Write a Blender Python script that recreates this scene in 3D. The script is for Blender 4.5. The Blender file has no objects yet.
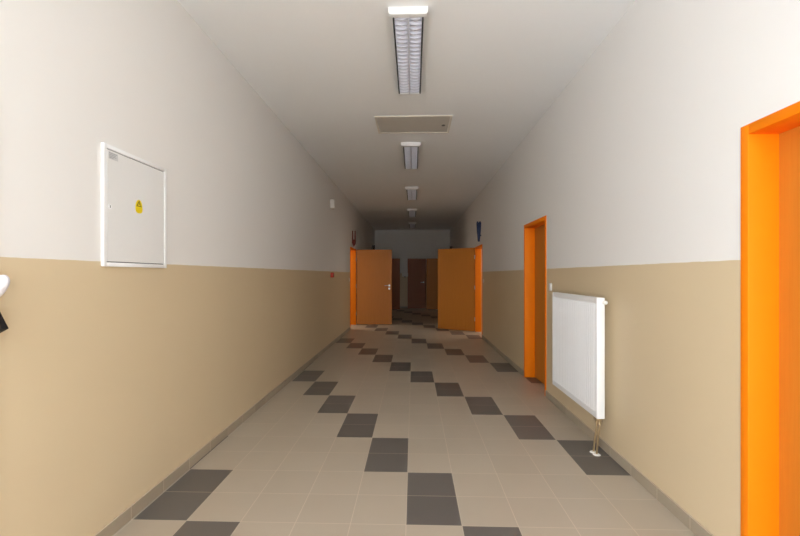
import bpy, bmesh, math, random
from mathutils import Vector, Matrix
random.seed(4)
S = bpy.context.scene
C = S.collection
PI = math.pi

# ------------------------------------------------------------------ dimensions (metres): x right, y along the corridor, z up
XL, XR = -1.56, 1.465          # wall faces
H = 3.157                      # ceiling height
YB, YE = -5.2, 16.93           # back wall / end wall faces
WT = 0.18                      # wall thickness
DOOR_H = 2.0
PAINT_LINE = 1.41

# ------------------------------------------------------------------ materials
def srgb(r, g, b):
    f = lambda c: (c/255/12.92) if c/255 <= .04045 else ((c/255+.055)/1.055)**2.4
    return (f(r), f(g), f(b), 1)

class NT:
    def __init__(self, name):
        self.m = bpy.data.materials.new(name); self.m.use_nodes = True
        self.t = self.m.node_tree; self.n = self.t.nodes; self.b = self.n['Principled BSDF']
    def new(self, kind, **kw):
        n = self.n.new(kind)
        for k, v in kw.items(): setattr(n, k, v)
        return n
    def link(self, a, b): self.t.links.new(a, b)
    def math(self, op, a, b=None, c=None):
        n = self.new('ShaderNodeMath', operation=op)
        for i, v in enumerate((a, b, c)):
            if v is None: continue
            if isinstance(v, (int, float)): n.inputs[i].default_value = v
            else: self.link(v, n.inputs[i])
        return n.outputs[0]
    def mix(self, fac, a, b):
        n = self.new('ShaderNodeMix', data_type='RGBA')
        for s, v in ((0, fac), (6, a), (7, b)):
            if isinstance(v, (int, float, tuple)): n.inputs[s].default_value = v
            else: self.link(v, n.inputs[s])
        return n.outputs[2]
    def mixf(self, fac, a, b):
        n = self.new('ShaderNodeMix', data_type='FLOAT')
        for s, v in ((0, fac), (2, a), (3, b)):
            if isinstance(v, (int, float)): n.inputs[s].default_value = v
            else: self.link(v, n.inputs[s])
        return n.outputs[0]
    def pos(self):
        g = self.new('ShaderNodeNewGeometry'); s = self.new('ShaderNodeSeparateXYZ')
        self.link(g.outputs['Position'], s.inputs[0]); return g.outputs['Position'], s
    def noise(self, scale, detail=3, vec=None):
        n = self.new('ShaderNodeTexNoise'); n.inputs['Scale'].default_value = scale; n.inputs['Detail'].default_value = detail
        if vec is not None: self.link(vec, n.inputs['Vector'])
        return n.outputs['Fac']
    def bump(self, h, strength, dist=.002):
        b = self.new('ShaderNodeBump'); b.inputs['Strength'].default_value = strength; b.inputs['Distance'].default_value = dist
        self.link(h, b.inputs['Height']); self.link(b.outputs[0], self.b.inputs['Normal'])

def plain(name, col, rough=.5, metal=0, var=.04, scale=30, bump=0, coat=0, spec=.5):
    q = NT(name); p, _ = q.pos()
    n = q.noise(scale, 3, p)
    lo = tuple(c*(1-var) for c in col[:3])+(1,); hi = tuple(min(1, c*(1+var)) for c in col[:3])+(1,)
    q.link(q.mix(n, lo, hi), q.b.inputs['Base Color'])
    q.b.inputs['Roughness'].default_value = rough; q.b.inputs['Metallic'].default_value = metal
    q.b.inputs['Specular IOR Level'].default_value = spec
    if coat: q.b.inputs['Coat Weight'].default_value = coat
    if bump: q.bump(n, bump)
    return q.m

UPPER = srgb(235, 232, 228); LOWER = srgb(219, 199, 164)
def wall_mat():
    q = NT('two_tone_wall_paint'); p, s = q.pos()
    n = q.noise(2.2, 2, p); f = q.noise(160, 3, p)
    edge = q.math('MULTIPLY', q.math('SUBTRACT', q.noise(14, 2, p), .5), .006)
    low = q.math('LESS_THAN', q.math('ADD', s.outputs['Z'], edge), PAINT_LINE)
    up = q.mix(n, tuple(c*.985 for c in UPPER[:3])+(1,), UPPER)
    lo = q.mix(n, tuple(c*.965 for c in LOWER[:3])+(1,), LOWER)
    q.link(q.mix(low, up, lo), q.b.inputs['Base Color'])
    q.link(q.mixf(low, .9, .42), q.b.inputs['Roughness'])
    q.bump(f, .12, .001)
    return q.m
def tile_mat():
    q = NT('corridor_floor_tiles'); p, s = q.pos()
    X, Y = s.outputs['X'], s.outputs['Y']
    u = q.math('DIVIDE', q.math('ADD', X, .04), .3); v = q.math('DIVIDE', q.math('SUBTRACT', Y, 2.856), .3)
    cu = q.math('FLOOR', u); cv = q.math('FLOOR', v); slot = q.math('FLOOR', q.math('DIVIDE', v, 2.0))
    k = q.math('FLOORED_MODULO', q.math('ADD', cu, slot), 5.0)
    dark = q.math('GREATER_THAN', k, 3.5)
    fu = q.math('FRACT', u); fv = q.math('FRACT', v)
    eu = q.math('MINIMUM', fu, q.math('SUBTRACT', 1.0, fu)); ev = q.math('MINIMUM', fv, q.math('SUBTRACT', 1.0, fv))
    e = q.math('MINIMUM', eu, ev)
    grout = q.math('LESS_THAN', e, .0075)
    cell = q.new('ShaderNodeCombineXYZ'); q.link(cu, cell.inputs[0]); q.link(cv, cell.inputs[1])
    w = q.new('ShaderNodeTexWhiteNoise', noise_dimensions='2D'); q.link(cell.outputs[0], w.inputs['Vector'])
    fine = q.noise(420, 2, p); broad = q.noise(5, 3, p)
    var = q.math('ADD', q.math('MULTIPLY', w.outputs['Value'], .25), q.math('ADD', q.math('MULTIPLY', fine, .45), q.math('MULTIPLY', broad, .3)))
    a = q.mix(var, srgb(178, 166, 149), srgb(194, 182, 164))
    b = q.mix(var, srgb(98, 93, 88), srgb(115, 109, 104))
    g = q.mix(dark, srgb(208, 195, 178), srgb(178, 167, 152))
    q.link(q.mix(grout, q.mix(dark, a, b), g), q.b.inputs['Base Color'])
    q.link(q.mixf(grout, q.mixf(fine, .34, .44), .8), q.b.inputs['Roughness'])
    q.b.inputs['Specular IOR Level'].default_value = .42
    q.bump(q.math('MINIMUM', q.math('MULTIPLY', e, 40), 1.0), .25, .0012)
    return q.m
def skirting_mat():
    q = NT('skirting_tiles'); p, s = q.pos()
    v = q.math('DIVIDE', q.math('SUBTRACT', s.outputs['Y'], 2.856), .3)
    vx = q.math('DIVIDE', q.math('ADD', s.outputs['X'], .04), .3)
    fv = q.math('FRACT', v); e = q.math('MINIMUM', fv, q.math('SUBTRACT', 1.0, fv))
    cell = q.math('FLOOR', v)
    w = q.new('ShaderNodeTexWhiteNoise', noise_dimensions='1D'); q.link(cell, w.inputs['W'])
    a = q.mix(w.outputs['Value'], srgb(166, 152, 132), srgb(178, 164, 143))
    joint = q.math('LESS_THAN', e, .006)
    top = q.math('GREATER_THAN', s.outputs['Z'], .0715)
    col = q.mix(q.math('MAXIMUM', joint, top), a, srgb(205, 188, 165))
    q.link(col, q.b.inputs['Base Color']); q.b.inputs['Roughness'].default_value = .5
    return q.m
def wood_mat(name, c1, c2):
    q = NT(name); tc = q.new('ShaderNodeTexCoord'); mp = q.new('ShaderNodeMapping')
    mp.inputs['Scale'].default_value = (26, 26, 1.3); q.link(tc.outputs['Object'], mp.inputs[0])
    n = q.noise(1.6, 5, mp.outputs[0])
    mp2 = q.new('ShaderNodeMapping'); mp2.inputs['Scale'].default_value = (170, 170, 6); q.link(tc.outputs['Object'], mp2.inputs[0])
    f = q.noise(1, 3, mp2.outputs[0])
    q.link(q.mix(q.math('ADD', q.math('MULTIPLY', n, .7), q.math('MULTIPLY', f, .3)), c1, c2), q.b.inputs['Base Color'])
    q.b.inputs['Roughness'].default_value = .5
    return q.m

M = dict(
    wall=wall_mat(), tile=tile_mat(), skirt=skirting_mat(),
    ceiling=plain('ceiling_paint', srgb(249, 250, 251), .92, var=.015, scale=3),
    orange=plain('orange_gloss_paint', srgb(250, 133, 0), .6, var=.02, scale=8, spec=.25),
    wood=wood_mat('beech_laminate', srgb(184, 110, 26), srgb(204, 130, 40)),
    darkwood=wood_mat('dark_door_laminate', srgb(140, 74, 34), srgb(162, 90, 44)),
    white=plain('white_enamel', srgb(243, 243, 243), .3, var=.01, scale=12),
    cabinet=plain('light_grey_powder_coat', srgb(234, 233, 231), .45, var=.015, scale=60),
    plastic=plain('white_plastic', srgb(240, 238, 232), .4, var=.01),
    hatch=plain('grey_hatch_board', srgb(206, 202, 194), .7, var=.03, scale=20),
    hatchrim=plain('hatch_rim_paint', srgb(226, 220, 210), .6, var=.02),
    louvre=plain('satin_aluminium_louvre', srgb(240, 242, 252), .4, metal=0, var=.02),
    reflector=plain('white_reflector', srgb(235, 237, 244), .4, var=.01),
    edgeshade=plain('grey_blade_edge_shade', srgb(212, 214, 225), .5),
    gapshade=plain('dark_grey_gap_shade', srgb(62, 62, 64), .6),
    tube=plain('unlit_fluorescent_glass', srgb(240, 242, 248), .25, var=.01),
    steel=plain('brushed_steel', srgb(200, 198, 192), .3, metal=1, var=.03),
    brass=plain('brass', srgb(196, 172, 136), .32, metal=.9, var=.05),
    slot=plain('dark_slot', srgb(70, 70, 70), .7),
    yellow=plain('yellow_sticker', srgb(240, 214, 26), .45, var=.02),
    black=plain('black_plastic', srgb(22, 20, 22), .5, var=.1),
    sticker=plain('grey_print_sticker', srgb(205, 205, 205), .5, var=.05, scale=200),
    print=plain('grey_print', srgb(150, 150, 152), .6),
    red=plain('red_plastic', srgb(190, 52, 24), .4, var=.03),
    darkred=plain('dark_red_lacquer', srgb(120, 34, 20), .5, var=.1),
    blue=plain('dark_blue_lacquer', srgb(22, 46, 92), .5, var=.1),
    darkbrown=plain('dark_brown_lacquer', srgb(46, 26, 22), .5, var=.1),
    cloth=plain('white_cotton', srgb(238, 236, 242), .9, var=.03, scale=40, bump=.3),
    winframe=plain('white_window_profile', srgb(235, 235, 232), .4, var=.01),
)

# ------------------------------------------------------------------ mesh helpers
def box(bm, x0, x1, y0, y1, z0, z1, bev=0, seg=2):
    r = bmesh.ops.create_cube(bm, size=1)
    vs = r['verts']
    for v in vs:
        v.co = Vector((x0+(v.co.x+.5)*(x1-x0), y0+(v.co.y+.5)*(y1-y0), z0+(v.co.z+.5)*(z1-z0)))
    if bev:
        es = list({e for v in vs for e in v.link_edges})
        bmesh.ops.bevel(bm, geom=es, offset=bev, segments=seg, affect='EDGES', profile=.5)
    return bm
def cyl(bm, p, q, r, seg=16, r2=None):
    p, q = Vector(p), Vector(q); d = q-p
    m = Matrix.Translation((p+q)/2) @ d.to_track_quat('Z', 'Y').to_matrix().to_4x4()
    bmesh.ops.create_cone(bm, cap_ends=True, segments=seg, radius1=r, radius2=r if r2 is None else r2, depth=d.length, matrix=m)
    return bm
def tube(bm, pts, r, seg=10):
    """smooth pipe along pts"""
    pts = [Vector(p) for p in pts]; rings = []
    for i, p in enumerate(pts):
        d = (pts[min(i+1, len(pts)-1)]-pts[max(i-1, 0)]).normalized()
        qm = d.to_track_quat('Z', 'Y').to_matrix()
        rr = r[i] if isinstance(r, (list, tuple)) else r
        rings.append([bm.verts.new(p+qm @ Vector((rr*math.cos(a*2*PI/seg), rr*math.sin(a*2*PI/seg), 0))) for a in range(seg)])
    for a, b in zip(rings, rings[1:]):
        for k in range(seg): bm.faces.new((a[k], a[(k+1) % seg], b[(k+1) % seg], b[k]))
    bm.faces.new(rings[0][::-1]); bm.faces.new(rings[-1])
    return bm
def prism(bm, poly, axis, a, b):
    """extrude a closed 2-D outline along an axis: 'x' -> (y,z), 'y' -> (x,z), 'z' -> (x,y)"""
    def P(u, v, w):
        return {'x': (w, u, v), 'y': (u, w, v), 'z': (u, v, w)}[axis]
    A = [bm.verts.new(P(u, v, a)) for u, v in poly]; B = [bm.verts.new(P(u, v, b)) for u, v in poly]
    n = len(poly)
    for i in range(n): bm.faces.new((A[i], A[(i+1) % n], B[(i+1) % n], B[i]))
    bm.faces.new(A[::-1]); bm.faces.new(B)
    return bm
def obj(name, bm, mat, parent=None, smooth=False, loc=None):
    bmesh.ops.recalc_face_normals(bm, faces=bm.faces[:])
    me = bpy.data.meshes.new(name); bm.to_mesh(me); bm.free()
    me.materials.append(mat)
    if smooth:
        me.polygons.foreach_set('use_smooth', [True]*len(me.polygons))
        try: me.set_sharp_from_angle(angle=math.radians(38))
        except Exception: pass
    o = bpy.data.objects.new(name, me); C.objects.link(o)
    if parent: o.parent = parent
    if loc: o.location = loc
    return o
def N(): return bmesh.new()
def tag(o, label=None, cat=None, group=None, kind=None):
    for k, v in (('label', label), ('category', cat), ('group', group), ('kind', kind)):
        if v: o[k] = v
    return o
def empty(name, loc, rz=0):
    o = bpy.data.objects.new(name, None); C.objects.link(o)
    o.location = loc; o.rotation_euler = (0, 0, rz); o.empty_display_size = .1
    return o
def copy_tree(o, parent=None):
    c = o.copy(); C.objects.link(c)
    if parent: c.parent = parent
    for ch in list(o.children): copy_tree(ch, c)
    return c
def struct(name, bm, mat, parent=None):
    return tag(obj(name, bm, mat, parent), kind='structure')

# ------------------------------------------------------------------ the setting
XO = 3.6                                                     # outer walls of the side rooms
RD = [(0.90, 1.922), (4.68, 5.60), (8.985, 10.005), (15.51, 16.48)]    # door openings, right wall
LD = [(0.55, 1.526), (10.29, 11.32, 0, 2.04), (15.37, 16.37)]                # door openings, left wall

def wall_along_y(x0, x1, openings, z_sill=0, z_top=DOOR_H, ya=YB, ye=YE):
    """solid wall with rectangular openings, as one clean strip mesh"""
    bm = N(); y = ya
    for a, b, *zz in openings:
        lo, hi = zz if zz else (z_sill, z_top)
        box(bm, x0, x1, y, a, 0, H)
        box(bm, x0, x1, a, b, hi, H)
        if lo: box(bm, x0, x1, a, b, 0, lo)
        y = b
    box(bm, x0, x1, y, ye, 0, H)
    return bm
struct('floor', box(N(), -XO-.3, XO+.3, YB-.3, YE+.3, -.12, 0), M['tile'])
struct('ceiling', box(N(), -XO-.3, XO+.3, YB-.3, YE+.3, H, H+.15), M['ceiling'])
SWIN = (-4.6, -1.3, .1, 1.8)   # unseen windows added in both long walls behind the camera for near light
struct('wall_left', wall_along_y(XL-WT, XL, [SWIN]+LD), M['wall'])
struct('wall_right', wall_along_y(XR, XR+WT, [SWIN]+RD), M['wall'])
# windows of the side rooms (daylight that falls through the open doors)
LW = [(9.9, 12.3), (14.2, 16.6)]; RW = [(8.7, 11.1), (14.0, 16.4)]
struct('wall_outer_left', wall_along_y(-XO-.3, -XO, LW, .95, 2.55), M['wall'])
struct('wall_outer_right', wall_along_y(XO, XO+.3, RW, .95, 2.55), M['wall'])
struct('wall_end', box(N(), -XO, XO, YE, YE+.2, 0, H), M['wall'])
BW = (-1.35, 1.30, .06, 1.5)                               # glazed opening behind the camera
bm = N()
box(bm, -XO, BW[0], YB-.2, YB, 0, H); box(bm, BW[1], XO, YB-.2, YB, 0, H)
box(bm, BW[0], BW[1], YB-.2, YB, 0, BW[2]); box(bm, BW[0], BW[1], YB-.2, YB, BW[3], H)
struct('wall_back', bm, M['wall'])
for k, (x0, x1, y) in enumerate([(-XO, XL-WT, 9.2), (-XO, XL-WT, 13.4), (XR+WT, XO, 8.0), (XR+WT, XO, 12.8)]):
    struct('wall_partition_%d' % (k+1), box(N(), x0, x1, y, y+.12, 0, H), M['wall'])
def baseboard(name, x0, x1, openings):
    bm = N(); y = YB
    for a, b, *_ in list(openings)+[(YE, None)]:
        box(bm, x0, x1, y, a, 0, .073, .002, 1)
        y = b
    struct(name, bm, M['skirt'])
baseboard('baseboard_left', XL, XL+.012, LD)
baseboard('baseboard_right', XR-.012, XR, RD)
bm = N(); box(bm, XL+.012, -.24, YE-.012, YE, 0, .073); box(bm, .52, XR-.012, YE-.012, YE, 0, .073)
struct('baseboard_end', bm, M['skirt'])

def window(n, axis, a0, a1, z0, z1, w, cols):
    bm = N(); t = .06
    def bx(u0, u1, za, zb):
        if axis == 'y': box(bm, w-.035, w+.035, u0, u1, za, zb, .004, 1)
        else: box(bm, u0, u1, w-.035, w+.035, za, zb, .004, 1)
    bx(a0, a1, z0, z0+t); bx(a0, a1, z1-t, z1)
    for i in range(cols+1):
        u = a0+(a1-a0-t)*i/cols; bx(u, u+t, z0+t, z1-t)
    r = empty('window_%d' % n, (0, 0, 0)); tag(r, kind='structure')
    obj('window_frame', bm, M['winframe'], r)
window(1, 'x', BW[0], BW[1], BW[2], BW[3], YB-.1, 3)
window(6, 'y', SWIN[0], SWIN[1], SWIN[2], SWIN[3], XL-WT/2, 3); window(7, 'y', SWIN[0], SWIN[1], SWIN[2], SWIN[3], XR+WT/2, 3)  # unseen pair, added to frame the lights of the near corridor
window(2, 'y', LW[0][0], LW[0][1], .95, 2.55, -XO-.15, 2); window(3, 'y', LW[1][0], LW[1][1], .95, 2.55, -XO-.15, 2)
window(4, 'y', RW[0][0], RW[0][1], .95, 2.55, XO+.15, 2); window(5, 'y', RW[1][0], RW[1][1], .95, 2.55, XO+.15, 2)

# ------------------------------------------------------------------ doors
JW, PROUD, DEPTH = .045, .008, .135       # frame face, how far it stands proud, reveal depth
def lever(leaf, x, z, side, dirx):
    """lever handle + rosettes on a leaf lying in its local x-z plane; side = -1/+1: which face (local y)"""
    yf = 0 if side < 0 else .04
    bm = N()
    cyl(bm, (x, yf, z), (x, yf+side*.008, z), .026, 20)
    cyl(bm, (x, yf+side*.006, z), (x, yf+side*.05, z), .009, 12)
    tube(bm, [(x, yf+side*.05, z), (x+dirx*.02, yf+side*.056, z), (x+dirx*.125, yf+side*.056, z-.004)], .009, 10)
    obj('handle', bm, M['steel'], leaf, True)
    bm = N(); cyl(bm, (x, yf, z-.085), (x, yf+side*.008, z-.085), .024, 20); cyl(bm, (x, yf+side*.008, z-.085), (x, yf+side*.011, z-.085), .009, 12)
    obj('lock_rosette', bm, M['steel'], leaf, True)
def side_door(n, side, ab, label, opened=None, leaf_w=None, wood='wood'):
    """door in a long wall. side=+1 right, -1 left. opened = None (closed, set back) or the angle of the leaf
    away from the wall, hinged on the far jamb and swung into the corridor"""
    a, b = ab[:2]; dh = ab[3] if len(ab) > 2 else DOOR_H
    X = XR if side > 0 else XL
    root = empty('door_%d' % n, (X, (a+b)/2, 0)); tag(root, label, 'door', kind='structure')
    o = lambda u: side*u                       # offset into the wall
    bm = N()
    def bx(u0, u1, y0, y1, z0, z1):
        lo, hi = sorted((o(u0), o(u1))); box(bm, lo, hi, y0-(a+b)/2, y1-(a+b)/2, z0, z1, .003, 2)
    bx(-PROUD, DEPTH, a, a+JW, 0, dh); bx(-PROUD, DEPTH, b-JW, b, 0, dh)
    bx(-PROUD, DEPTH, a+JW, b-JW, dh-JW, dh)
    obj('door_frame', bm, M['orange'], root, True)
    h = dh-JW-.006
    if opened is None:
        w = b-a-2*JW+.02
        # leaf local x runs along the corridor, local y into the wall
        leaf = obj('leaf', box(N(), -w/2, w/2, 0, .04, .008, h+.012, .002, 1), M[wood], root, loc=(o(DEPTH-.012), 0, 0))
        leaf.rotation_euler = (0, 0, PI/2 if side < 0 else -PI/2)
        lever(leaf, (w/2-.07), 1.05, -1, -1)
    else:
        w = leaf_w
        # leaf local x runs from the hinge into the corridor, local y away from the camera
        leaf = obj('leaf', box(N(), .01, w, 0, .04, .008, dh-.012, .002, 1), M[wood], root,
                   loc=(o(-PROUD-.002), b-.02-(a+b)/2, 0))
        if side < 0: leaf.rotation_euler = (0, 0, math.radians(opened))
        else:
            leaf.rotation_euler = (0, 0, PI-math.radians(opened))
            for v in leaf.data.vertices: v.co.y -= .04
        
        hx = w-.07
        if wood == 'darkwood': pass
        elif side < 0: lever(leaf, hx, 1.06, -1, -1)
        else:
            # camera side of the right leaf is its local +y face (y = 0 after the shift)
            bm = N(); cyl(bm, (hx, 0, 1.06), (hx, .008, 1.06), .022, 16)
            obj('lock_rosette', bm, M['wood'], leaf, True)
        for z in (.25, 1.0, 1.72):
            yy = -.012 if side < 0 else .012
            obj('hinge', cyl(N(), (.004, yy, z), (.004, yy, z+.09), .009, 10), M['steel'], leaf, True)
    return root
side_door(1, 1, RD[0], 'closed beech door set back in the large orange frame at the right edge')
side_door(2, 1, RD[1], 'closed beech door in an orange frame just past the white radiator')
side_door(3, 1, RD[2], 'orange framed door under the blue ornament, leaf swung across the right of the corridor', 32, 1.0)
side_door(4, -1, LD[0], 'door in an orange frame cut off by the left edge, nearest on the left wall')
side_door(5, -1, LD[1], 'orange framed door under the dark red ornament, leaf swung across the left of the corridor', 2, .965)
side_door(6, 1, RD[3], 'last door of the right wall, leaf standing open in front of the end wall', 3, .95)
side_door(7, -1, LD[2], 'last door of the left wall, dark leaf standing open in front of the end wall', 3, 1.02, 'darkwood')
# door in the end wall
r = empty('door_8', (.135, YE, 0)); tag(r, 'closed dark brown door in the end wall of the corridor', 'door', kind='structure')
bm = N(); box(bm, -.37, -.33, -.03, 0, 0, 2.0, .003, 1); box(bm, .33, .37, -.03, 0, 0, 2.0, .003, 1); box(bm, -.33, .33, -.03, 0, 1.96, 2.0, .003, 1)
obj('door_frame', bm, M['darkwood'], r)
lf = obj('leaf', box(N(), -.33, .33, -.022, 0, .008, 1.958, .002, 1), M['darkwood'], r)
bm = N(); cyl(bm, (.27, -.022, 1.05), (.27, -.03, 1.05), .03, 16); cyl(bm, (.27, -.03, 1.05), (.27, -.07, 1.05), .01, 10)
tube(bm, [(.27, -.07, 1.05), (.24, -.075, 1.05), (.15, -.075, 1.045)], .01, 8)
obj('handle', bm, M['steel'], lf, True)

# ------------------------------------------------------------------ ceiling lights
def make_light():
    L = 1.285; root = empty('ceiling_light', (0, 0, H))
    # white end caps, wider than the louvre
    for y0, w in ((0, .135), (L-.035, .105)):
        bm = N()
        prof = [(-w, 0), (w, 0), (w, -.045), (w-.008, -.062), (w-.022, -.068), (-w+.022, -.068), (-w+.008, -.062), (-w, -.045)]
        prism(bm, prof, 'y', y0, y0+.035)
        obj('end_cap', bm, M['white'], root, True)
    bm = N(); box(bm, -.095, .095, .035, L-.035, -.012, 0)
    obj('housing', bm, M['reflector'], root)
    for s in (-1, 1):  # dark strips standing in for the shadow gap along each side
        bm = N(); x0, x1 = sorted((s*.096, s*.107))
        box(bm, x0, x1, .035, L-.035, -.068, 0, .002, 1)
        obj('side_shade_strip', bm, M['gapshade'], root)
    for s in (-1, 1):
        obj('tube', cyl(N(), (s*.048, .05, -.03), (s*.048, L-.05, -.03), .008, 12), M['tube'], root, True)
    bm = N()
    for s in (-1, 1):                                     # parabolic side reflectors
        for k in range(5):
            t0, t1 = k/5, (k+1)/5
            q = lambda t: (s*(.095-.018*t*t), -.07+.058*t)
            (xa, za), (xb, zb) = q(t0), q(t1)
            vs = [bm.verts.new(p) for p in ((xa, .036, za), (xa, L-.036, za), (xb, L-.036, zb), (xb, .036, zb))]
            bm.faces.new(vs)
    prism(bm, [(-.004, -.07), (.004, -.07), (.013, -.013), (-.013, -.013)], 'y', .036, L-.036)
    n = 21
    for k in range(n):
        y = .036+(k+.5)*(L-.072)/n
        for s in (-1, 1):                                 # cross blades, dipping in the middle of each channel
            xs = [s*(.006+.086*i/6) for i in range(7)]
            low = [(x, -.07+.011*((i-3)/3)**2) for i, x in enumerate(xs)]
            up = [(x, -.032) for x in xs]
            poly = low+up[::-1]
            prism(bm, poly if s > 0 else poly[::-1], 'y', y-.0022, y+.0022)
    obj('louvre', bm, M['louvre'], root)
    bm = N(); box(bm, -.0045, .0045, .036, L-.036, -.0725, -.0695)
    for k in range(n):                                    # grey strip along each blade's lower edge, painting its shaded underside
        y = .036+(k+.5)*(L-.072)/n
        for s in (-1, 1):
            xs = [s*(.006+.086*i/6) for i in range(7)]
            low = [(x, -.0715+.011*((i-3)/3)**2) for i, x in enumerate(xs)]
            up = [(x, z+.006) for x, z in low]
            poly = low+up[::-1]
            prism(bm, poly if s > 0 else poly[::-1], 'y', y-.0034, y+.0034)
    tag(obj('louvre_edge_shade', bm, M['edgeshade'], root), 'grey strips painting the shade along the lower edges of the louvre blades')
    for ch in root.children:
        for v in ch.data.vertices: v.co.z *= .76
    return root
LY = [2.84, 5.74, 8.64, 11.5, 14.5]
LL = ['nearest and largest louvred ceiling light, in front of the grey ceiling hatch',
      'louvred ceiling light just behind the grey ceiling hatch, second from the front',
      'third ceiling light from the front, middle one of the row of five',
      'fourth ceiling light from the front, second from the end wall',
      'smallest and farthest ceiling light, closest to the end wall']
lt = make_light()
for i, y in enumerate(LY):
    o = lt if i == 0 else copy_tree(lt)
    o.location = (-.037, y, H); tag(o, LL[i], 'ceiling light', 'row of louvred ceiling lights')

# ------------------------------------------------------------------ ceiling hatch
r = empty('ceiling_hatch', (0, 5.065, H)); tag(r, 'grey rectangular access hatch in the ceiling behind the nearest light', 'hatch')
bm = N(); w, d, t = .445, .285, .022
box(bm, -w, w, -d, -d+t, -.012, 0, .002, 1); box(bm, -w, w, d-t, d, -.012, 0, .002, 1)
box(bm, -w, -w+t, -d+t, d-t, -.012, 0, .002, 1); box(bm, w-t, w, -d+t, d-t, -.012, 0, .002, 1)
obj('hatch_frame', bm, M['hatchrim'], r)
hp = obj('hatch_panel', box(N(), -w+t+.004, w-t-.004, -d+t+.004, d-t-.004, -.007, 0), M['hatch'], r)
bm = N(); cyl(bm, (.36, .02, -.007), (.36, .02, -.013), .02, 18)
tag(obj('latch', bm, M['slot'], hp, True), 'small round dark latch')
obj('latch_slot', box(N(), .345, .375, .016, .024, -.0145, -.013), M['steel'], hp)

# ------------------------------------------------------------------ electrical cabinet on the left wall
r = empty('electrical_cabinet', (XL, 2.314, 1.385)); tag(r, 'light grey electrical distribution cabinet with yellow warning sticker on left wall', 'electrical cabinet')
hw, hh = .268, .62
bm = N(); f = .022
box(bm, 0, .0165, -hw, -hw+f, 0, hh, .003, 2); box(bm, 0, .0165, hw-f, hw, 0, hh, .003, 2)
box(bm, 0, .0165, -hw+f, hw-f, 0, f, .003, 2); box(bm, 0, .0165, -hw+f, hw-f, hh-f, hh, .003, 2)
obj('cabinet_frame', bm, M['white'], r, True)
obj('back_panel', box(N(), 0, .006, -hw+f, hw-f, f, hh-f), M['slot'], r)
cd = obj('cabinet_door', box(N(), .004, .014, -hw+f+.004, hw-f-.004, f+.004, hh-f-.004, .002, 1), M['cabinet'], r)
for z in (.12, .5):
    obj('hinge', cyl(N(), (.0145, hw-f-.003, z), (.0145, hw-f-.003, z+.045), .0035, 10), M['cabinet'], cd, True)
bm = N(); cyl(bm, (.014, -hw+f+.02, .305), (.019, -hw+f+.02, .305), .013, 20)
k = obj('lock', bm, M['white'], cd, True)
obj('lock_slot', box(N(), .019, .0195, -hw+f+.018, -hw+f+.022, .299, .311), M['slot'], r)
st = obj('rating_sticker', box(N(), .014, .0147, -.232, -.165, .550, .586), M['sticker'], cd)
bm = N()
for z, wd in ((.578, .055), (.570, .045), (.562, .05), (.555, .03)): box(bm, .0147, .0149, -.228, -.228+wd, z, z+.003)
obj('sticker_print', bm, M['print'], r)
# warning sticker: oval-ended yellow label with a black triangle sign and a lightning bolt
bm = N(); pts = []
for i in range(24):
    a = 2*PI*i/24; pts.append((.004+(.030-.007*math.sin(a))*math.copysign(abs(math.cos(a))**.8, math.cos(a)), .342+.038*math.copysign(abs(math.sin(a))**.9, math.sin(a))))
prism(bm, pts, 'x', .014, .0147)
tag(obj('warning_sticker', bm, M['yellow'], cd), 'yellow electrical warning sticker with black triangle')
bm = N()
T = [(.004, .376), (-.018, .342), (.026, .342)]; I = [(.004, .368), (-.0115, .3455), (.0195, .3455)]
for i in range(3):
    j = (i+1) % 3; prism(bm, [T[i], T[j], I[j], I[i]], 'x', .0147, .0151)
prism(bm, [(.007, .364), (-.001, .355), (.003, .355), (.001, .347), (.009, .357), (.005, .357)], 'x', .0147, .0151)
obj('warning_print', bm, M['black'], r)

# ------------------------------------------------------------------ radiator on the right wall
RX = XR; r = empty('radiator', (RX, 3.635, .28))
tag(r, 'white ribbed panel radiator on the right wall beside the orange door frame', 'radiator')
RL, RH = .99, .895; xf, xb = -.115, -.056       # front and back faces relative to the wall
bm = N(); n = 24; y0, y1 = -RL/2+.012, RL/2-.012
poly = []
for i in range(n):
    p = (y1-y0)/n; ya = y0+i*p
    poly += [(xf+.004, ya), (xf, ya+p*.16), (xf, ya+p*.62), (xf+.014, ya+p*.74), (xf+.014, ya+p*.9)]
poly += [(xf+.004, y1), (xf+.016, y1), (xf+.016, y0)]
prism(bm, poly, 'z', .045, RH-.046)
box(bm, xf+.002, xf+.016, y0, y1, .0, .045, .004, 2); box(bm, xf+.002, xf+.016, y0, y1, RH-.046, RH-.03, .003, 2)
obj('front_panel', bm, M['white'], r)
obj('back_panel', box(N(), xb-.012, xb, y0, y1, .01, RH-.03, .004, 2), M['white'], r)
for s in (-1, 1):
    ya, yb = sorted((s*RL/2, s*(RL/2-.012)))
    obj('side_panel', box(N(), xf, xb, ya, yb, 0, RH, .004, 3), M['white'], r, True)
bm = N()                                        # top grille
box(bm, xf+.004, xf+.010, y0, y1, RH-.03, RH-.002); box(bm, xb-.006, xb, y0, y1, RH-.03, RH-.002)
for i in range(33):
    y = y0+(i+.5)*(y1-y0)/33; box(bm, xf+.010, xb-.006, y-.004, y+.004, RH-.016, RH-.003)
obj('top_grille', bm, M['white'], r)
bm = N(); 
for i in range(30):
    y = y0+(i+.5)*(y1-y0)/30; box(bm, -.092, -.068, y-.010, y+.010, .03, RH-.05)
obj('convector_fins', bm, M['cabinet'], r)
for y in (-.35, .35):
    obj('wall_bracket', box(N(), xb, -.001, y-.015, y+.015, .10, RH-.12), M['white'], r)
bm = N(); cyl(bm, (-.062, -RL/2, RH-.035), (-.062, -RL/2-.022, RH-.035), .013, 16); cyl(bm, (-.068, -RL/2-.012, RH-.037), (-.058, -RL/2-.012, RH-.037), .012, 16)
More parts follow.
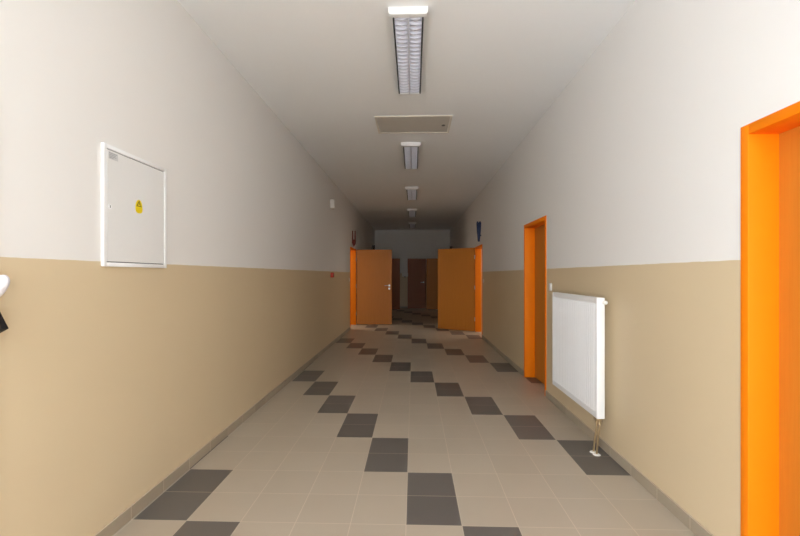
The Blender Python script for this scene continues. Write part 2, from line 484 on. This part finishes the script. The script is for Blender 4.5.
bmesh.ops.create_uvsphere(bm, u_segments=14, v_segments=8, radius=.015, matrix=Matrix.Translation((-.056, -RL/2-.012, RH-.037)))
tag(obj('thermostat_valve', bm, M['plastic'], r, True), 'white thermostat knob')
bm = N(); box(bm, -.105, -.07, -RL/2+.02, -RL/2+.085, -.028, .0, .004, 2); cyl(bm, (-.088, -RL/2+.02, -.014), (-.088, -RL/2+.005, -.014), .010, 14)
cyl(bm, (-.085, -RL/2+.028, -.05), (-.085, -RL/2+.028, -.028), .012, 8); cyl(bm, (-.085, -RL/2+.072, -.05), (-.085, -RL/2+.072, -.028), .012, 8)
obj('connection_valve', bm, M['brass'], r, True)
for y, dx in ((-RL/2+.028, -.012), (-RL/2+.072, -.016)):
    p = obj('pipe', tube(N(), [(-.085, y, -.045), (-.086, y, -.08), (-.086+dx*.6, y+.01, -.19), (-.086+dx, y+.015, -.28)], .0075, 12), M['brass'], r, True)
    bm = N(); bmesh.ops.create_cone(bm, cap_ends=True, segments=24, radius1=.028, radius2=.018, depth=.008, matrix=Matrix.Translation((-.086+dx, y+.015, -.276)))
    tag(obj('floor_rosette', bm, M['plastic'], p, True), 'white plastic floor rosette')

# ------------------------------------------------------------------ small wall fittings
def switch(x, y, z, side, label):
    r = empty('light_switch', (x, y, z), 0 if side < 0 else PI); tag(r, label, 'light switch', 'white wall switches')
    obj('plate', box(N(), 0, .009, -.041, .041, -.041, .041, .003, 2), M['plastic'], r, True)
    obj('rocker', box(N(), .009, .013, -.028, .028, -.028, .028, .002, 1), M['plastic'], r, True)
switch(XR, 4.54, 1.215, 1, 'white light switch between the radiator and the orange door frame')
switch(XR, 8.835, 1.215, 1, 'tiny white switch on the right wall beside the open door under the blue ornament')
switch(XL, 10.16, 1.225, -1, 'tiny white switch on the left wall beside the open door under the red ornament')
r = empty('alarm_siren', (XL, 7.89, 2.60)); tag(r, 'white box high on the left wall, straight above the red call point', 'alarm box')
obj('body', box(N(), -.003, .075, -.05, .05, 0, .165, .012, 3), M['plastic'], r, True)
obj('lens', box(N(), .02, .078, -.03, .03, .02, .05, .004, 2), M['cabinet'], r, True)
r = empty('fire_call_point', (XL, 7.89, 1.295)); tag(r, 'small red fire alarm call point on the left wall at the paint line', 'fire alarm button')
obj('body', box(N(), -.003, .055, -.047, .047, 0, .095, .006, 3), M['red'], r, True)
obj('button', box(N(), .055, .058, -.025, .025, .022, .072, .001, 1), M['black'], r)
r = empty('wall_box', (-.345, YE, 1.28)); tag(r, 'small white box on the end wall left of the dark door', 'wall box')
obj('body', box(N(), -.12, .12, -.06, 0, 0, .15, .008, 2), M['plastic'], r, True)
obj('spout', box(N(), -.03, .03, -.045, -.015, -.03, 0, .004, 1), M['slot'], r, True)

# ornaments over the side doors: tapering, split at the top, standing out from the wall
def ornament(x, y, z, side, mat, label, kind):
    bm = N()
    if kind == 'fork':
        prof = [(.045, 0), (.060, .05), (.092, .10), (.098, .17), (.092, .43), (.066, .445), (.060, .22), (.050, .19), (.040, .22), (.032, .445), (.008, .43), (.003, .17), (.010, .10), (.030, .05)]
    else:
        prof = [(.030, 0), (.072, 0), (.080, .10), (.090, .20), (.100, .40), (.092, .435), (.062, .440), (.052, .395), (.042, .440), (.012, .435), (.002, .40), (.012, .20), (.022, .10)]
    prism(bm, [(-side*u, v) for u, v in prof], 'y', -.022, .022)
    bmesh.ops.recalc_face_normals(bm, faces=bm.faces[:])
    bmesh.ops.bevel(bm, geom=[e for e in bm.edges if e.calc_face_angle(0) > 1.2], offset=.006, segments=2, affect='EDGES')
    o = obj('wall_ornament', bm, mat, None, True, (x, y, z)); tag(o, label, 'wall ornament', 'ornaments over the side doors')
    m = N(); lo, hi = sorted((0, -side*.045)); box(m, lo, hi, -.012, .012, .12, .15)
    obj('bracket', m, mat, o)
ornament(XL, 10.61, 2.03, -1, M['darkred'], 'dark red forked ornament on the left wall above the open orange door frame', 'fork')
ornament(XR, 9.155, 2.065, 1, M['blue'], 'dark blue tapering ornament on the right wall above the open orange door frame', 'wedge')
ornament(XL, 15.87, 2.05, -1, M['darkbrown'], 'dark ornament on the far left wall showing just over the left open leaf', 'wedge')
ornament(XR, 15.86, 1.99, 1, M['darkbrown'], 'dark ornament on the far right wall barely showing over the right open leaf', 'wedge')

# ------------------------------------------------------------------ things cut off by the left edge: cloth and case hanging at the left door frame
JY = LD[0][1]-JW                               # inner face of the far jamb
hk = empty('coat_hook', (XL-.04, JY, 1.40)); tag(hk, 'small steel hook on the orange jamb at the left edge carrying the white cloth', 'hook')
obj('hook_plate', box(N(), -.012, .012, -.004, 0, -.03, .03, .001, 1), M['steel'], hk)
obj('hook_arm', tube(N(), [(0, -.002, -.01), (0, -.02, -.018), (0, -.036, -.01), (0, -.040, .008)], .004, 8), M['steel'], hk, True)
bm = N(); CX, CY = XL+.086, JY-.04
tube(bm, [(XL-.04, JY-.028, 1.388), (XL-.02, CY, 1.345), (XL+.005, CY, 1.29), (XL+.010, CY, 1.25), (XL+.008, CY, 1.235)], [.007, .022, .030, .024, .010], 18)
tube(bm, [(CX-.075, CY, 1.245), (CX-.045, CY, 1.265), (CX-.014, CY, 1.293), (CX+.010, CY, 1.314), (CX+.026, CY, 1.330), (CX+.034, CY-.001, 1.339)], [.024, .034, .034, .029, .020, .007], 20)
me = obj('cloth', bm, M['cloth'], None, True); tag(me, 'white cloth lobe poking in at the left edge of the picture, above a black corner', 'cloth')
sub = me.modifiers.new('s', 'SUBSURF'); sub.levels = sub.render_levels = 1
bm = N(); box(bm, -.06, .06, -.014, .014, -.04, .04, .003, 2)
ca = obj('case', bm, M['black'], None, True, (-1.521, JY-.034, 1.157)); ca.rotation_euler = (0, math.radians(-28), 0)
tag(ca, 'black case corner at the left edge of the picture, under the white cloth', 'case')
st = obj('strap', tube(N(), [(-.108, .026, .187), (-.090, .010, .12), (-.060, .004, .036)], .003, 8), M['black'], None, True)
st.parent = ca
# ------------------------------------------------------------------ daylight
def area(name, loc, rot, sx, sy, power, col=(1, 1, 1)):
    l = bpy.data.lights.new(name, 'AREA'); l.shape = 'RECTANGLE'; l.size = sx; l.size_y = sy; l.energy = power; l.color = col
    o = bpy.data.objects.new(name, l); C.objects.link(o); o.location = loc; o.rotation_euler = rot
    return o
PL, PR = 345, 112
PK, PS, PF = 34, 32, 1.5
KC, SC = (.84, .96, 1.10), (1, .90, .76)
area('daylight_back', ((BW[0]+BW[1])/2, YB-.18, (BW[2]+BW[3])/2), (PI/2, 0, 0), BW[1]-BW[0], BW[3]-BW[2], PK, (1, .93, .84))
for x, rz, pw in ((XL-WT-.05, -PI/2, PL), (XR+WT+.05, PI/2, PR)):  # light through the windows added behind the camera
    area('daylight_added_window', (x, (SWIN[0]+SWIN[1])/2, (SWIN[2]+SWIN[3])/2), (PI/2, 0, rz), SWIN[1]-SWIN[0], SWIN[3]-SWIN[2], pw, KC)
for (a, b), x, rz, pw in ((LW[0], -XO-.28, -PI/2, PS), (LW[1], -XO-.28, -PI/2, PF), (RW[0], XO+.28, PI/2, PS), (RW[1], XO+.28, PI/2, PF)):
    area('daylight_side', (x, (a+b)/2, 1.75), (PI/2, 0, rz), b-a, 1.6, pw, SC)
w = bpy.data.worlds.new('World'); S.world = w; w.use_nodes = True
w.node_tree.nodes['Background'].inputs[0].default_value = (.75, .87, 1, 1); w.node_tree.nodes['Background'].inputs[1].default_value = .3

# ------------------------------------------------------------------ camera
cd = bpy.data.cameras.new('Camera'); cam = bpy.data.objects.new('Camera', cd); C.objects.link(cam)
cam.location = (0, 0, 1.342)
yaw = math.atan(13.5/420)
cam.rotation_euler = (PI/2, 0, yaw)
cd.sensor_fit = 'HORIZONTAL'; cd.sensor_width = 36; cd.lens = 36*420/800
cd.shift_y = 7/800
cd.clip_start = .05
S.camera = cam
S.view_settings.view_transform = 'Standard'; S.view_settings.look = 'None'; S.view_settings.gamma = 1
S.view_settings.use_curve_mapping = False
S.view_settings.exposure = 0.43
S.cycles.use_denoising = True
S.cycles.max_bounces = 10; S.cycles.diffuse_bounces = 6
